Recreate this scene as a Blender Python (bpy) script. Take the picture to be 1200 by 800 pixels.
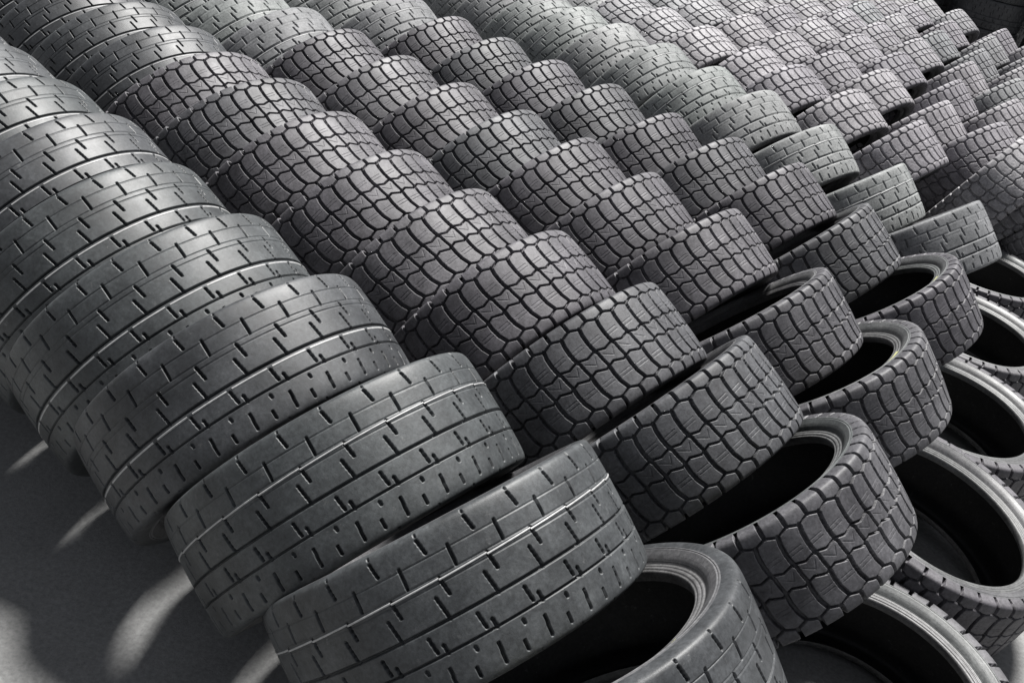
import bpy, math, random
import numpy as np
from mathutils import Vector, Matrix
random.seed(11)
S = bpy.context.scene
for o in list(bpy.data.objects): bpy.data.objects.remove(o)

# ------------------------------------------------------------------ camera
CAM_H, FPX, PITCH, ROLL = 2.50595, 1080.3, 0.55305, 0.23659
cp, sp, cr, sr = math.cos(PITCH), math.sin(PITCH), math.cos(ROLL), math.sin(ROLL)
FW = Vector((0, cp, -sp)); RT = Vector((1, 0, 0)); UP = RT.cross(FW)
R2 = cr*RT + sr*UP; U2 = -sr*RT + cr*UP
cam = bpy.data.objects.new('camera', bpy.data.cameras.new('camera')); S.collection.objects.link(cam)
m = Matrix((R2, U2, -FW)).transposed().to_4x4(); m.translation = (0, 0, CAM_H)
cam.matrix_world = m
cam.data.sensor_width = 36; cam.data.lens = FPX/1200*36
cam.data.clip_start = .05; cam.data.clip_end = 300
S.camera = cam

# ------------------------------------------------------------------ light
SUN_EL, SUN_AZ = math.radians(62), math.radians(14)      # azimuth from +Y towards +X
SUN_STR, SKY_STR, EXPOSURE = 5.0, .05, 1.15
w = bpy.data.worlds.new('World'); S.world = w; w.use_nodes = True
nt = w.node_tree; bg = nt.nodes['Background']
sky = nt.nodes.new('ShaderNodeTexSky'); sky.sky_type = 'NISHITA'; sky.sun_disc = False
sky.sun_elevation = SUN_EL; sky.sun_rotation = SUN_AZ; sky.dust_density = .6; sky.air_density = .7; sky.ozone_density = 1
hs = nt.nodes.new('ShaderNodeHueSaturation'); hs.inputs['Saturation'].default_value = .22
nt.links.new(sky.outputs[0], hs.inputs['Color']); nt.links.new(hs.outputs[0], bg.inputs[0])
bg.inputs[1].default_value = SKY_STR
sl = bpy.data.lights.new('sun', 'SUN'); sl.energy = SUN_STR; sl.angle = math.radians(12); sl.color = (1, .985, .96)
so = bpy.data.objects.new('sun', sl); S.collection.objects.link(so)
sd = Vector((math.sin(SUN_AZ)*math.cos(SUN_EL), math.cos(SUN_AZ)*math.cos(SUN_EL), math.sin(SUN_EL)))
so.rotation_euler = sd.to_track_quat('Z', 'Y').to_euler(); so.location = sd*20
vs = S.view_settings; vs.view_transform = 'Standard'; vs.look = 'None'; vs.exposure = EXPOSURE; vs.gamma = 1
vs.use_curve_mapping = False
S.render.engine = 'CYCLES'

# ------------------------------------------------------------------ materials
def mat(name):
    mt = bpy.data.materials.new(name); mt.use_nodes = True
    return mt, mt.node_tree, mt.node_tree.nodes['Principled BSDF']
def noise(nt, scale, detail=4, rough=.6, vec=None):
    n = nt.nodes.new('ShaderNodeTexNoise'); n.inputs['Scale'].default_value = scale
    n.inputs['Detail'].default_value = detail; n.inputs['Roughness'].default_value = rough
    if vec: nt.links.new(vec, n.inputs['Vector'])
    return n.outputs['Fac']
def ramp(nt, fac, stops):
    r = nt.nodes.new('ShaderNodeValToRGB'); nt.links.new(fac, r.inputs[0])
    while len(r.color_ramp.elements) < len(stops): r.color_ramp.elements.new(.5)
    for e, (p, c) in zip(r.color_ramp.elements, stops):
        e.position = p; e.color = tuple(c)+(1,) if len(c) == 3 else c
    return r.outputs[0]
def mix(nt, a, b, fac, mode='MIX'):
    n = nt.nodes.new('ShaderNodeMix'); n.data_type = 'RGBA'; n.blend_type = mode
    for sock, v in ((n.inputs[0], fac), (n.inputs[6], a), (n.inputs[7], b)):
        if hasattr(v, 'links'): nt.links.new(v, sock)
        else: sock.default_value = v if isinstance(v, (int, float)) else tuple(v)+(1,)
    return n.outputs[2]
def rubber(name, dark, dusty, r0, r1, spec=.5, fine=260):
    mt, nt, b = mat(name)
    tc = nt.nodes.new('ShaderNodeTexCoord').outputs['Object']
    oi = nt.nodes.new('ShaderNodeObjectInfo')
    # every tyre gets its own patch of noise
    va = nt.nodes.new('ShaderNodeVectorMath'); va.operation = 'MULTIPLY_ADD'
    cb = nt.nodes.new('ShaderNodeCombineXYZ')
    for i in range(3): nt.links.new(oi.outputs['Random'], cb.inputs[i])
    nt.links.new(cb.outputs[0], va.inputs[0]); va.inputs[1].default_value = (37, 71, 13); nt.links.new(tc, va.inputs[2])
    v = va.outputs[0]
    big = ramp(nt, noise(nt, 6, 8, .72, v), [(.36, (0,)*3), (.66, (1,)*3)])
    base = mix(nt, dark, dusty, big)
    grain = ramp(nt, noise(nt, 90, 3, .7, v), [(.3, (.62,)*3), (.7, (1.36,)*3)])
    base = mix(nt, base, grain, 1.0, 'MULTIPLY')
    tint = ramp(nt, oi.outputs['Random'], [(0, (.80, .86, .86)), (.25, (1.12, 1.1, 1.12)), (.5, (.85, .83, .88)), (.75, (1.22, 1.20, 1.22)), (1, (.95, .99, .98))])
    base = mix(nt, base, tint, 1.0, 'MULTIPLY')
    # pale scuffs
    sc = ramp(nt, noise(nt, 34, 6, .8, v), [(.60, (0,)*3), (.72, (1,)*3)])
    sm = nt.nodes.new('ShaderNodeMath'); sm.operation = 'MULTIPLY'; sm.inputs[1].default_value = .38
    nt.links.new(sc, sm.inputs[0])
    base = mix(nt, base, (.16, .16, .16), sm.outputs[0])
    nt.links.new(base, b.inputs['Base Color'])
    rr = nt.nodes.new('ShaderNodeMapRange'); nt.links.new(noise(nt, 14, 4, .6, v), rr.inputs[0])
    rr.inputs[3].default_value = r0; rr.inputs[4].default_value = r1
    nt.links.new(rr.outputs[0], b.inputs['Roughness'])
    b.inputs['Specular IOR Level'].default_value = spec
    bp = nt.nodes.new('ShaderNodeBump'); bp.inputs['Strength'].default_value = .35; bp.inputs['Distance'].default_value = .0015
    nt.links.new(noise(nt, fine, 4, .7, v), bp.inputs['Height']); nt.links.new(bp.outputs[0], b.inputs['Normal'])
    return mt
M_S = rubber('rubber_sipe_tread', (.0145, .016, .0172), (.048, .0515, .0535), .43, .62, .45)
M_B = rubber('rubber_block_tread', (.030, .0285, .032), (.088, .085, .091), .47, .68, .42)
M_S_HAZE = rubber('rubber_sipe_tread_haze', (.092, .097, .095), (.18, .186, .182), .55, .72, .35)  # paler copy for far tyres: distance haze and sheen put into the colour
M_B_HAZE = rubber('rubber_block_tread_haze', (.12, .115, .121), (.24, .233, .24), .55, .72, .35)  # far block tread, its haze paleness likewise painted into the base colour
M_SIDE = rubber('rubber_sidewall', (.050, .051, .052), (.105, .106, .105), .40, .56)
M_BEAD = rubber('rubber_bead', (.045, .045, .045), (.095, .095, .095), .40, .56, .45)
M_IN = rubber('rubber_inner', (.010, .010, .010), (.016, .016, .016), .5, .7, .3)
M_SHADE = rubber('rubber_shade_tone', (.022, .022, .024), (.040, .040, .043), .45, .6, .4)  # rear stacks: the shade they stand in is put into this dark colour
def plain(name, c, r):
    mt, nt, b = mat(name)
    f = noise(nt, 60, 4, .7, nt.nodes.new('ShaderNodeTexCoord').outputs['Object'])
    nt.links.new(ramp(nt, f, [(.3, [x*.7 for x in c]), (.7, [min(1, x*1.2) for x in c])]), b.inputs['Base Color'])
    b.inputs['Roughness'].default_value = r
    return mt
M_LINE = plain('pale_line', (.29, .29, .29), .45)
M_FAINT = plain('faint_line', (.17, .17, .17), .4)
M_YEL = plain('yellow_mark', (.42, .42, .20), .5)

# ground
mt, nt, b = mat('concrete')
tc = nt.nodes.new('ShaderNodeTexCoord').outputs['Object']
c = ramp(nt, noise(nt, 1.3, 8, .6, tc), [(.3, (.14, .14, .138)), (.7, (.22, .22, .217))])
c = mix(nt, c, ramp(nt, noise(nt, 60, 5, .75, tc), [(.35, (.72,)*3), (.65, (1.12,)*3)]), 1.0, 'MULTIPLY')
sp_ = ramp(nt, noise(nt, 22, 6, .8, tc), [(.62, (0,)*3), (.7, (1,)*3)])
c = mix(nt, c, (.10, .10, .10), sp_)
nt.links.new(c, b.inputs['Base Color']); b.inputs['Roughness'].default_value = .85
bp = nt.nodes.new('ShaderNodeBump'); bp.inputs['Strength'].default_value = .5; bp.inputs['Distance'].default_value = .004
nt.links.new(noise(nt, 120, 6, .7, tc), bp.inputs['Height']); nt.links.new(bp.outputs[0], b.inputs['Normal'])
M_CON = mt

def mesh(name, V, F, material, smooth=True):
    me = bpy.data.meshes.new(name); V = np.asarray(V, np.float32).reshape(-1, 3); F = np.asarray(F, np.int32)
    n = F.shape[1]
    me.vertices.add(len(V)); me.vertices.foreach_set('co', V.ravel())
    me.loops.add(F.size); me.loops.foreach_set('vertex_index', F.ravel())
    me.polygons.add(len(F)); me.polygons.foreach_set('loop_start', np.arange(0, F.size, n, dtype=np.int32))
    me.polygons.foreach_set('use_smooth', np.full(len(F), smooth))
    me.materials.append(material); me.update(calc_edges=True); me.validate()
    return me
def grid_faces(nc, nr, wrap=True):
    i = np.arange(nc if wrap else nc-1)[:, None]; j = np.arange(nr-1)[None, :]
    a = i*nr+j; b_ = ((i+1) % nc)*nr+j
    return np.stack([a, b_, b_+1, a+1], -1).reshape(-1, 4)

me = mesh('ground', [(-60, -40, 0), (60, -40, 0), (60, 120, 0), (-60, 120, 0)], [(0, 1, 2, 3)], M_CON, False)
g = bpy.data.objects.new('ground', me); S.collection.objects.link(g); g['kind'] = 'structure'

# ------------------------------------------------------------------ tyre geometry
R, HW = .498, .178
TAU = 2*math.pi
def catmull(P, n):
    P = np.array(P, float); P = np.vstack([2*P[0]-P[1], P, 2*P[-1]-P[-2]]); out = []
    for i in range(1, len(P)-2):
        t = np.linspace(0, 1, n, endpoint=False)[:, None]
        a, b_, c_, d = P[i-1:i+3]
        out.append(.5*((2*b_)+(-a+c_)*t+(2*a-5*b_+4*c_-d)*t**2+(-a+3*b_-3*c_+d)*t**3))
    out.append(P[-2:-1]); return np.vstack(out)
def tread_profile(nrow):
    half = [(.1810, .445), (.1812, .462), (.1795, .477), (.1735, .4865), (.160, .4915), (.135, .4945), (.09, .4965), (.045, .4978), (0, .498)]
    pts = half+[(-z, r) for z, r in half[-2::-1]]
    C = catmull(pts, 30); d = np.r_[0, np.cumsum(np.hypot(*np.diff(C, axis=0).T))]
    s = np.linspace(0, d[-1], nrow)
    z = np.interp(s, d, C[:, 0]); r = np.interp(s, d, C[:, 1])
    tz, tr = np.gradient(z), np.gradient(r); L = np.hypot(tz, tr)
    nz, nr_ = tr/L*1.0, -tz/L                      # outward normal (profile runs z from + to -)
    v = (s-.036)/(d[-1]-.072)
    return z, r, -(-nz), nr_, v, (d[-1]-.072)
def seg_d(sx, vy, a, b_, ps, pv):
    ax, ay, bx, by = a[1]*ps, a[0]*pv, b_[1]*ps, b_[0]*pv
    dx, dy = bx-ax, by-ay; L = dx*dx+dy*dy+1e-12
    t = np.clip(((sx-ax)*dx+(sy_(vy)-ay)*dy)/L, 0, 1) if False else np.clip(((sx-ax)*dx+(vy-ay)*dy)/L, 0, 1)
    return np.hypot(sx-ax-t*dx, vy-ay-t*dy)
# segment: ((v0,s0),(v1,s1), width_m, depth_m)
SIPE = [((.020, .33), (.030, .335), .006, .006),
        ((.060, .33), (.150, .385), .0076, .014), ((.165, .815), (.290, .80), .0070, .014),
        ((.178, 0), (.178, 1), .0024, .0028), ((.300, 0), (.300, 1), .0026, .0022), ((.345, 0), (.345, 1), .0024, .0025),
        ((.318, .41), (.425, .46), .0078, .014), ((.413, .20), (.557, .275), .0076, .014), ((.557, 0), (.557, 1), .0066, .012),
        ((.605, .75), (.700, .79), .0078, .014), ((.675, .95), (.728, .97), .0080, .014), ((.728, 0), (.728, 1), .0058, .012),
        ((.770, .45), (.790, .455), .008, .008), ((.815, .86), (.935, .835), .0074, .014), ((.880, .31), (.935, .31), .0072, .014),
        ((.985, .55), (.992, .555), .005, .004)]
def poly(pts, w_, d_): return [(a, b_, w_, d_) for a, b_ in zip(pts[:-1], pts[1:])]
BLOCK = (poly([(.145, .50), (.20, .45), (.28, .43), (.36, .47), (.41, .53)], .0128, .021)
         + poly([(.41, .56), (.50, .61), (.58, .69)], .0098, .020)
         + poly([(.58, .69), (.66, .67), (.76, .74), (.845, .90)], .0128, .021)
         + poly([(-.2, .04), (.02, -.02), (.108, .0)], .0125, .020) + poly([(.108, 0), (.148, .5)], .0074, .014) + poly([(.148, .5), (.108, 1)], .0074, .014)
         + poly([(1.2, .40), (.98, .42), (.890, .40)], .0125, .020) + poly([(.890, .40), (.85, .90)], .0074, .014) + poly([(.85, .90), (.890, 1.40)], .0074, .014)
         + poly([(.425, 0), (.395, .5), (.425, 1)], .0066, .017) + poly([(.565, 0), (.60, .5), (.565, 1)], .0066, .017)
         + poly([(.300, .55), (.285, 1.15)], .0020, .0018) + poly([(.335, .55), (.320, 1.15)], .0020, .0018)
         + poly([(.70, .92), (.69, 1.5)], .0020, .0018) + poly([(.735, .95), (.725, 1.55)], .0020, .0018)
         + poly([(.46, .75), (.52, 1.2), (.45, 1.35)], .0020, .0018))
def tread_mesh(name, segs, pitches, ppp, nrow, material):
    z, r, nz, nr_, v, pv = tread_profile(nrow)
    ps = TAU*R/pitches
    s = np.arange(ppp)/ppp
    SX = np.repeat(s[:, None]*ps, nrow, 1); VY = np.repeat((v*pv)[None, :], ppp, 0)
    H = np.zeros_like(SX); e = .0017
    for a, b_, w_, d_ in segs:
        D = np.full_like(SX, 9.)
        for k in (-2, -1, 0, 1, 2):
            D = np.minimum(D, seg_d(SX, VY, (a[0], a[1]+k), (b_[0], b_[1]+k), ps, pv))
        t = np.clip((w_/2-D)/e+.5, 0, 1); t = t*t*(3-2*t)
        H = np.maximum(H, d_*t)
    # grooves fade out on the lower shoulder
    H *= np.clip(np.minimum(v+.115, 1.115-v)/.03, 0, 1)[None, :]
    H = np.tile(H, (pitches, 1)); n = pitches*ppp
    th = (np.arange(n)/n*TAU)[:, None]
    rr = r[None, :]-H*nr_[None, :]; zz = z[None, :]-H*nz[None, :]
    V = np.stack([rr*np.cos(th), rr*np.sin(th), zz], -1)
    return mesh(name, V, grid_faces(n, nrow), material), v, z, r, ps
def lathe(name, prof, material, n=160, sub=5):
    C = catmull(prof, sub); th = (np.arange(n)/n*TAU)[:, None]
    V = np.stack([C[:, 1]*np.cos(th), C[:, 1]*np.sin(th), C[:, 0]+0*th], -1)
    return mesh(name, V, grid_faces(n, len(C)), material)
def flip(p): return [(-z, r) for z, r in p][::-1]
def ribs(p, idx, h=.0018):
    return p
SIDE = [(.1810, .4455), (.1816, .441), (.1800, .4395), (.1806, .437), (.1812, .4345), (.1780, .428), (.1745, .421), (.1735, .4195), (.1728, .418), (.1670, .410), (.1620, .405), (.1605, .4035), (.1590, .4025), (.1550, .3985)]
BEAD = [(.1550, .3985), (.1540, .3955), (.1550, .3930), (.1548, .3895), (.1530, .3870), (.1526, .3850), (.1534, .3825), (.1530, .3780), (.1502, .3745), (.1494, .3725), (.1490, .3690), (.1440, .3650), (.1330, .3630), (.1220, .3645)]
INNER = [(.1220, .3645), (.1250, .375), (.1430, .40), (.1550, .43), (.1550, .455), (.130, .466), (.06, .470), (0, .471)]
INNER = INNER+[(-z, r) for z, r in INNER[-2::-1]]
ME = {}
ME['S'], *_s = tread_mesh('sipe_tread', SIPE, 26, 60, 240, M_S)
ME['B'], *_b = tread_mesh('block_tread', BLOCK, 43, 42, 250, M_B)
ME['Sfar'], *_ = tread_mesh('sipe_tread_far', SIPE, 26, 30, 100, M_S_HAZE)
ME['Bfar'], *_ = tread_mesh('block_tread_far', BLOCK, 43, 22, 110, M_B_HAZE)
ME['Nfar'] = ME['Sfar'].copy(); ME['Nfar'].materials[0] = M_SHADE
ME['side0'] = lathe('sidewall_upper', SIDE, M_SIDE); ME['side1'] = lathe('sidewall_lower', flip(SIDE), M_SIDE)
ME['bead0'] = lathe('bead_upper', BEAD, M_BEAD, sub=4); ME['bead1'] = lathe('bead_lower', flip(BEAD), M_BEAD, sub=4)
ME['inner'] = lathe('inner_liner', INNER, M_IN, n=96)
ME['nside0'] = ME['side0'].copy(); ME['nside0'].materials[0] = M_SHADE
ME['nside1'] = ME['side1'].copy(); ME['nside1'].materials[0] = M_SHADE
def strip(name, pts, width, h, material, pitches):
    """thin raised flash line: pts = lists of (v, s) runs inside one pitch, repeated round the tyre"""
    z, r, nz, nr_, v, pv = tread_profile(400)
    V, F = [], []
    for k in range(pitches):
        for run in pts:
            run = np.array(run); b0 = len(V)
            t = np.linspace(0, 1, 7); x = np.linspace(0, 1, len(run))
            rv = np.interp(t, x, run[:, 0]); rs = np.interp(t, x, run[:, 1])
            for a, s_ in zip(rv, rs):
                ang = (k+s_)/pitches*TAU
                for dv, hh in ((-.5, -.001), (-.32, h), (.32, h), (.5, -.001)):
                    vv = a+dv*width/pv
                    rr = np.interp(vv, v, r); zz = np.interp(vv, v, z); n1 = np.interp(vv, v, nr_)
                    V.append(((rr+hh)*math.cos(ang), (rr+hh)*math.sin(ang), zz))
            for i in range(6):
                for j in range(3):
                    a = b0+i*4+j; F.append((a, a+4, a+5, a+1))
    return mesh(name, V, F, material)
ME['line1'] = strip('flash_line', [[(.326, -.60), (.318, .40)]], 0.0052, .0018, M_LINE, 26)
ME['line2'] = strip('rib_line', [[(.588, -.17), (.588, .70)]], .0065, .0010, M_LINE, 26)
MARKP = ((.1592, .4030), (.1556, .3965), (.1553, .3895), (.1532, .3850))
def arc_mark(name, a0, a1, material):
    n = 24; V, F = [], []
    for i in range(n):
        a = a0+(a1-a0)*i/(n-1)
        for z, r in MARKP:
            V.append((r*math.cos(a), r*math.sin(a), z+.0016))
    for i in range(n-1):
        for j in range(3): b0 = i*4+j; F.append((b0, b0+4, b0+5, b0+1))
    return mesh(name, V, F, material)
ME['mark'] = arc_mark('paint_mark', math.radians(-28), math.radians(30), M_YEL)

# ------------------------------------------------------------------ tyres as things
def build_tyre(kind, far=False, line=None):
    root = bpy.data.objects.new('truck_tyre', None); root.empty_display_size = .1
    def part(name, key):
        o = bpy.data.objects.new(name, ME[key]); o.parent = root; return o
    key = kind+('far' if far else '')
    parts = [part('tread', key)]
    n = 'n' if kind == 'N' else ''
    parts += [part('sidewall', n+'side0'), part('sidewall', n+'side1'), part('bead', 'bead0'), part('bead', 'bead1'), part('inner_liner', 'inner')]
    if line: parts.append(part('tread_line', line))
    return root, parts
PROTO = {}
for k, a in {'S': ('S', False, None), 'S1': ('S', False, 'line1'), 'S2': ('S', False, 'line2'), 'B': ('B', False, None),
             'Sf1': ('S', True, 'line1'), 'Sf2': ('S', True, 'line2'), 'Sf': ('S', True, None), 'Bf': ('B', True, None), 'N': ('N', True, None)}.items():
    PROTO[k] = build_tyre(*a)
COUNT = 0
def place(kind, centre, up_face, phase, label, group, mark=False, flat=False, size=(1.0, 1.0)):
    """up_face = unit normal of the face turned upwards; the Empty sits at the tyre's lowest point"""
    global COUNT
    proot, pparts = PROTO[kind]
    Z = Vector(up_face).normalized()
    X = (Vector((0, 0, 1))-Z*Z.z)
    X = X.normalized() if X.length > 1e-3 else Vector((1, 0, 0))
    Y = Z.cross(X)
    off = Vector((0, 0, HW)) if flat else Vector((R, 0, HW))
    sc = Matrix.Diagonal((size[0], size[0], size[1], 1))
    M = Matrix((X, Y, Z)).transposed().to_4x4()
    M.translation = Vector(centre)-(M.to_3x3() @ (sc.to_3x3() @ off)); M = M @ sc
    r = proot.copy(); S.collection.objects.link(r); r.matrix_world = M
    r['label'] = label; r['category'] = 'tyre'; r['group'] = group
    for p in pparts:
        c_ = p.copy(); S.collection.objects.link(c_); c_.parent = r
        c_.location = off; c_.rotation_euler = (0, 0, phase)
    if mark:
        o = bpy.data.objects.new('paint_mark', ME['mark']); S.collection.objects.link(o); o.parent = r
        o.location = off; o['label'] = 'yellow paint mark along the bead'
        if mark is not True: o.rotation_euler = (0, 0, mark)
    COUNT += 1
    return r

# rows fitted to the photograph: (x, y, lean, yaw) for each tyre, counted from the open right-hand end
ROWS = {
 1: [(0.388, 1.604, 0.790, -0.580), (0.008, 1.868, 0.620, -0.640), (-0.370, 2.110, 0.550, -0.610), (-0.780, 2.374, 0.520, -0.560), (-1.143, 2.615, 0.510, -0.490), (-1.500, 2.852, 0.500, -0.440), (-1.846, 3.134, 0.480, -0.410), (-2.165, 3.330, 0.450, -0.400), (-2.500, 3.556, 0.420, -0.400)],
 2: [(0.946, 2.442, 0.703, -0.451), (0.621, 2.741, 0.559, -0.523), (0.286, 2.952, 0.490, -0.600), (-0.055, 3.178, 0.431, -0.576), (-0.390, 3.378, 0.411, -0.527), (-0.748, 3.632, 0.448, -0.531), (-1.120, 3.903, 0.467, -0.542), (-1.485, 4.188, 0.504, -0.575), (-1.813, 4.383, 0.509, -0.546)],
 3: [(1.341, 3.384, 0.824, -0.429), (1.014, 3.631, 0.711, -0.502), (0.678, 3.945, 0.553, -0.605), (0.313, 4.124, 0.512, -0.572), (-0.000, 4.380, 0.497, -0.551), (-0.333, 4.572, 0.490, -0.549), (-0.695, 4.783, 0.502, -0.515), (-1.068, 5.020, 0.513, -0.484), (-1.450, 5.277, 0.518, -0.460)],
 4: [(1.755, 4.270, 0.820, -0.403), (1.407, 4.554, 0.666, -0.492), (1.124, 4.877, 0.571, -0.620), (0.788, 5.035, 0.551, -0.639), (0.437, 5.231, 0.572, -0.608), (0.097, 5.468, 0.517, -0.616), (-0.264, 5.704, 0.526, -0.601), (-0.629, 5.956, 0.545, -0.563), (-0.994, 6.208, 0.565, -0.525)],
 5: [(2.165, 5.230, 0.760, -0.680), (1.813, 5.599, 0.765, -0.603), (1.458, 5.911, 0.644, -0.689), (1.140, 6.241, 0.533, -0.710), (0.843, 6.489, 0.463, -0.700), (0.507, 6.804, 0.444, -0.696), (0.181, 7.081, 0.429, -0.677)],
}
NROWS = 12
for r in range(6, NROWS+1):
    prev = BASE if r > 6 else ROWS[5][:7]
    BASE = [(x+.41, y+.93, th*(.85 if r == 6 else 1), ps) for x, y, th, ps in prev]
    ROWS[r] = list(BASE)
    if r == 6: ROWS[r][0] = (3.12, 6.69, .39, -.53)
    else:                                                   # the far rows run on to the right
        (x0, y0, t0, p0), (x1, y1, _, _) = BASE[0], BASE[2]
        dx, dy = (x0-x1)/2, (y0-y1)/2
        ROWS[r] = [(x0+dx*j, y0+dy*j, t0, p0) for j in (3, 2, 1)]+ROWS[r]
    ROWS[r] = [(x+random.uniform(-.03, .03), y+random.uniform(-.02, .02), th+random.uniform(-.05, .05), ps+random.uniform(-.04, .04)) for x, y, th, ps in ROWS[r]]
def close_face(r, k, t):
    """turn a tyre about the vertical until its upper face no longer opens towards the aisle"""
    x, y, th, ps = t
    if r < 6: return t
    for i in range(30):
        a = Vector((math.cos(th)*math.cos(ps), math.cos(th)*math.sin(ps), -math.sin(th)))
        c = Vector((x, y, R*math.cos(th)+HW*math.sin(th)))-HW*a
        if a.dot((Vector((0, 0, CAM_H))-c).normalized()) > .01: break
        ps -= .012
    return (x, y, th, ps)
def project(P):
    d = Vector(P)-Vector((0, 0, CAM_H)); z = d.dot(FW)
    if z < .1: return None
    return 600+FPX*d.dot(R2)/z, 400-FPX*d.dot(U2)/z
def near_frame(c, mx=45):
    out = []
    for dx, dy, dz in ((0, 0, 0), (0, 0, .5), (-.4, .2, .2), (.4, -.2, .2), (0, -.4, -.4)):
        q = project((c[0]+dx, c[1]+dy, c[2]+dz))
        if q and -mx < q[0] < 1200+mx and -mx < q[1] < 800+mx: return True
    return False
for r, L in ROWS.items():
    L[:] = [close_face(r, k, t) for k, t in enumerate(L)]
    for k in range(19):
        x, y, th, ps = L[-1]
        dx, dy = (L[-1][0]-L[-4][0])/3, (L[-1][1]-L[-4][1])/3
        s = math.hypot(dx, dy)
        need = .352/abs((dx*math.cos(ps)+dy*math.sin(ps))/s*math.cos(th))      # thickness along the row direction
        f = need/s
        L.append((x+dx*f+random.uniform(-.01, .01), y+dy*f+random.uniform(-.012, .012), th, ps+random.uniform(-.02, .02)))
ORD = ['first', 'second', 'third', 'fourth', 'fifth', 'sixth', 'seventh', 'eighth', 'ninth', 'tenth', 'eleventh', 'twelfth', 'thirteenth', 'fourteenth', 'fifteenth',
       'sixteenth', 'seventeenth', 'eighteenth', 'nineteenth', 'twentieth'] + ['twenty-'+q for q in ('first', 'second', 'third', 'fourth', 'fifth', 'sixth', 'seventh', 'eighth', 'ninth')]
def kind_of(r, k):
    if r == 1: return 'S1' if k in (1, 2) else ('S' if k == 0 else 'S2')
    if r == 2: return 'B' if k <= 8 else 'S2'
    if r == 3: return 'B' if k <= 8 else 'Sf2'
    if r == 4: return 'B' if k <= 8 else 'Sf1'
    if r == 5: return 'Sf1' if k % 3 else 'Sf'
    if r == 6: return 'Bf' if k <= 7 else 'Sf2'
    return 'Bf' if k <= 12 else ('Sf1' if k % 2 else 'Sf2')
for r, L in ROWS.items():
    n_seen = 0
    for k, (x, y, th, ps) in enumerate(L):
        size = (1.045, 1.06) if r == 1 else (1.0, .985)
        cz = R*size[0]*math.cos(th)+HW*size[1]*math.sin(th)
        if not near_frame((x, y, cz)): continue
        a = Vector((math.cos(th)*math.cos(ps), math.cos(th)*math.sin(ps), -math.sin(th)))
        kd = kind_of(r, k)
        look = 'block-tread' if kd[0] == 'B' else 'smooth sipe-tread'
        tilt = 'steeply leaning' if th > .6 else ('leaning' if th > .25 else 'upright')
        row = 'the front row' if r == 1 else ('the rearmost row' if r == NROWS else ORD[r-1]+' row back')
        lab = f'{tilt} {look} tyre, {ORD[n_seen]} from right end of {row}'; n_seen += 1
        mk = {(3, 0): -.55, (2, 0): -.75, (1, 0): -.55, (4, 0): -.6}.get((r, k), False)
        ph = random.uniform(0, TAU)
        place(kd, (x, y, cz), -a, ph, lab, 'tyres leaning in rows', mark=mk, size=size)
# the line of tyres lying flat where each row ends
FLAT = [((.95, 1.22), (0, 0)), ((1.345, 2.07), (.0, .0)), ((1.76, 2.96), (.14, -.05)), ((2.12, 3.87), (.05, -.02)), ((2.49, 4.80), (.03, -.006)),
        ((2.87, 5.76), (.0, .02))]
for i, ((x, y), (nx, ny)) in enumerate(FLAT):
    n = Vector((nx, ny, 1)).normalized(); tilt = math.acos(n.z)
    cz = HW*n.z+R*math.sin(tilt)
    place('B' if i < 6 else 'Bf', (x, y, cz), n, random.uniform(0, TAU),
          f'open-topped tyre lying flat at the right edge, {ORD[i]} from the camera', 'tyres lying flat at the row ends', flat=True)
# dark stacks behind the last row
n_stack = 0
for i in range(9):
    x, y = (4.3+i*1.02, 14.3-i*.3) if i < 6 else (4.9+(i-6)*1.02, 15.3-(i-6)*.3)
    zs = [HW+.002+j*.364 for j in range(5)]
    if not any(near_frame((x, y, z), 0) for z in zs): continue
    n_stack += 1
    for j, z in enumerate(zs):
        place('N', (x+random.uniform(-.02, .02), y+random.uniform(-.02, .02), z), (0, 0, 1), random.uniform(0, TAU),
              f'dark shade-toned tyre flat in {ORD[n_stack-1]} stack behind the rows, {ORD[j]} from the ground', 'stacked tyres behind the rows', flat=True)
print('TYRES', COUNT)
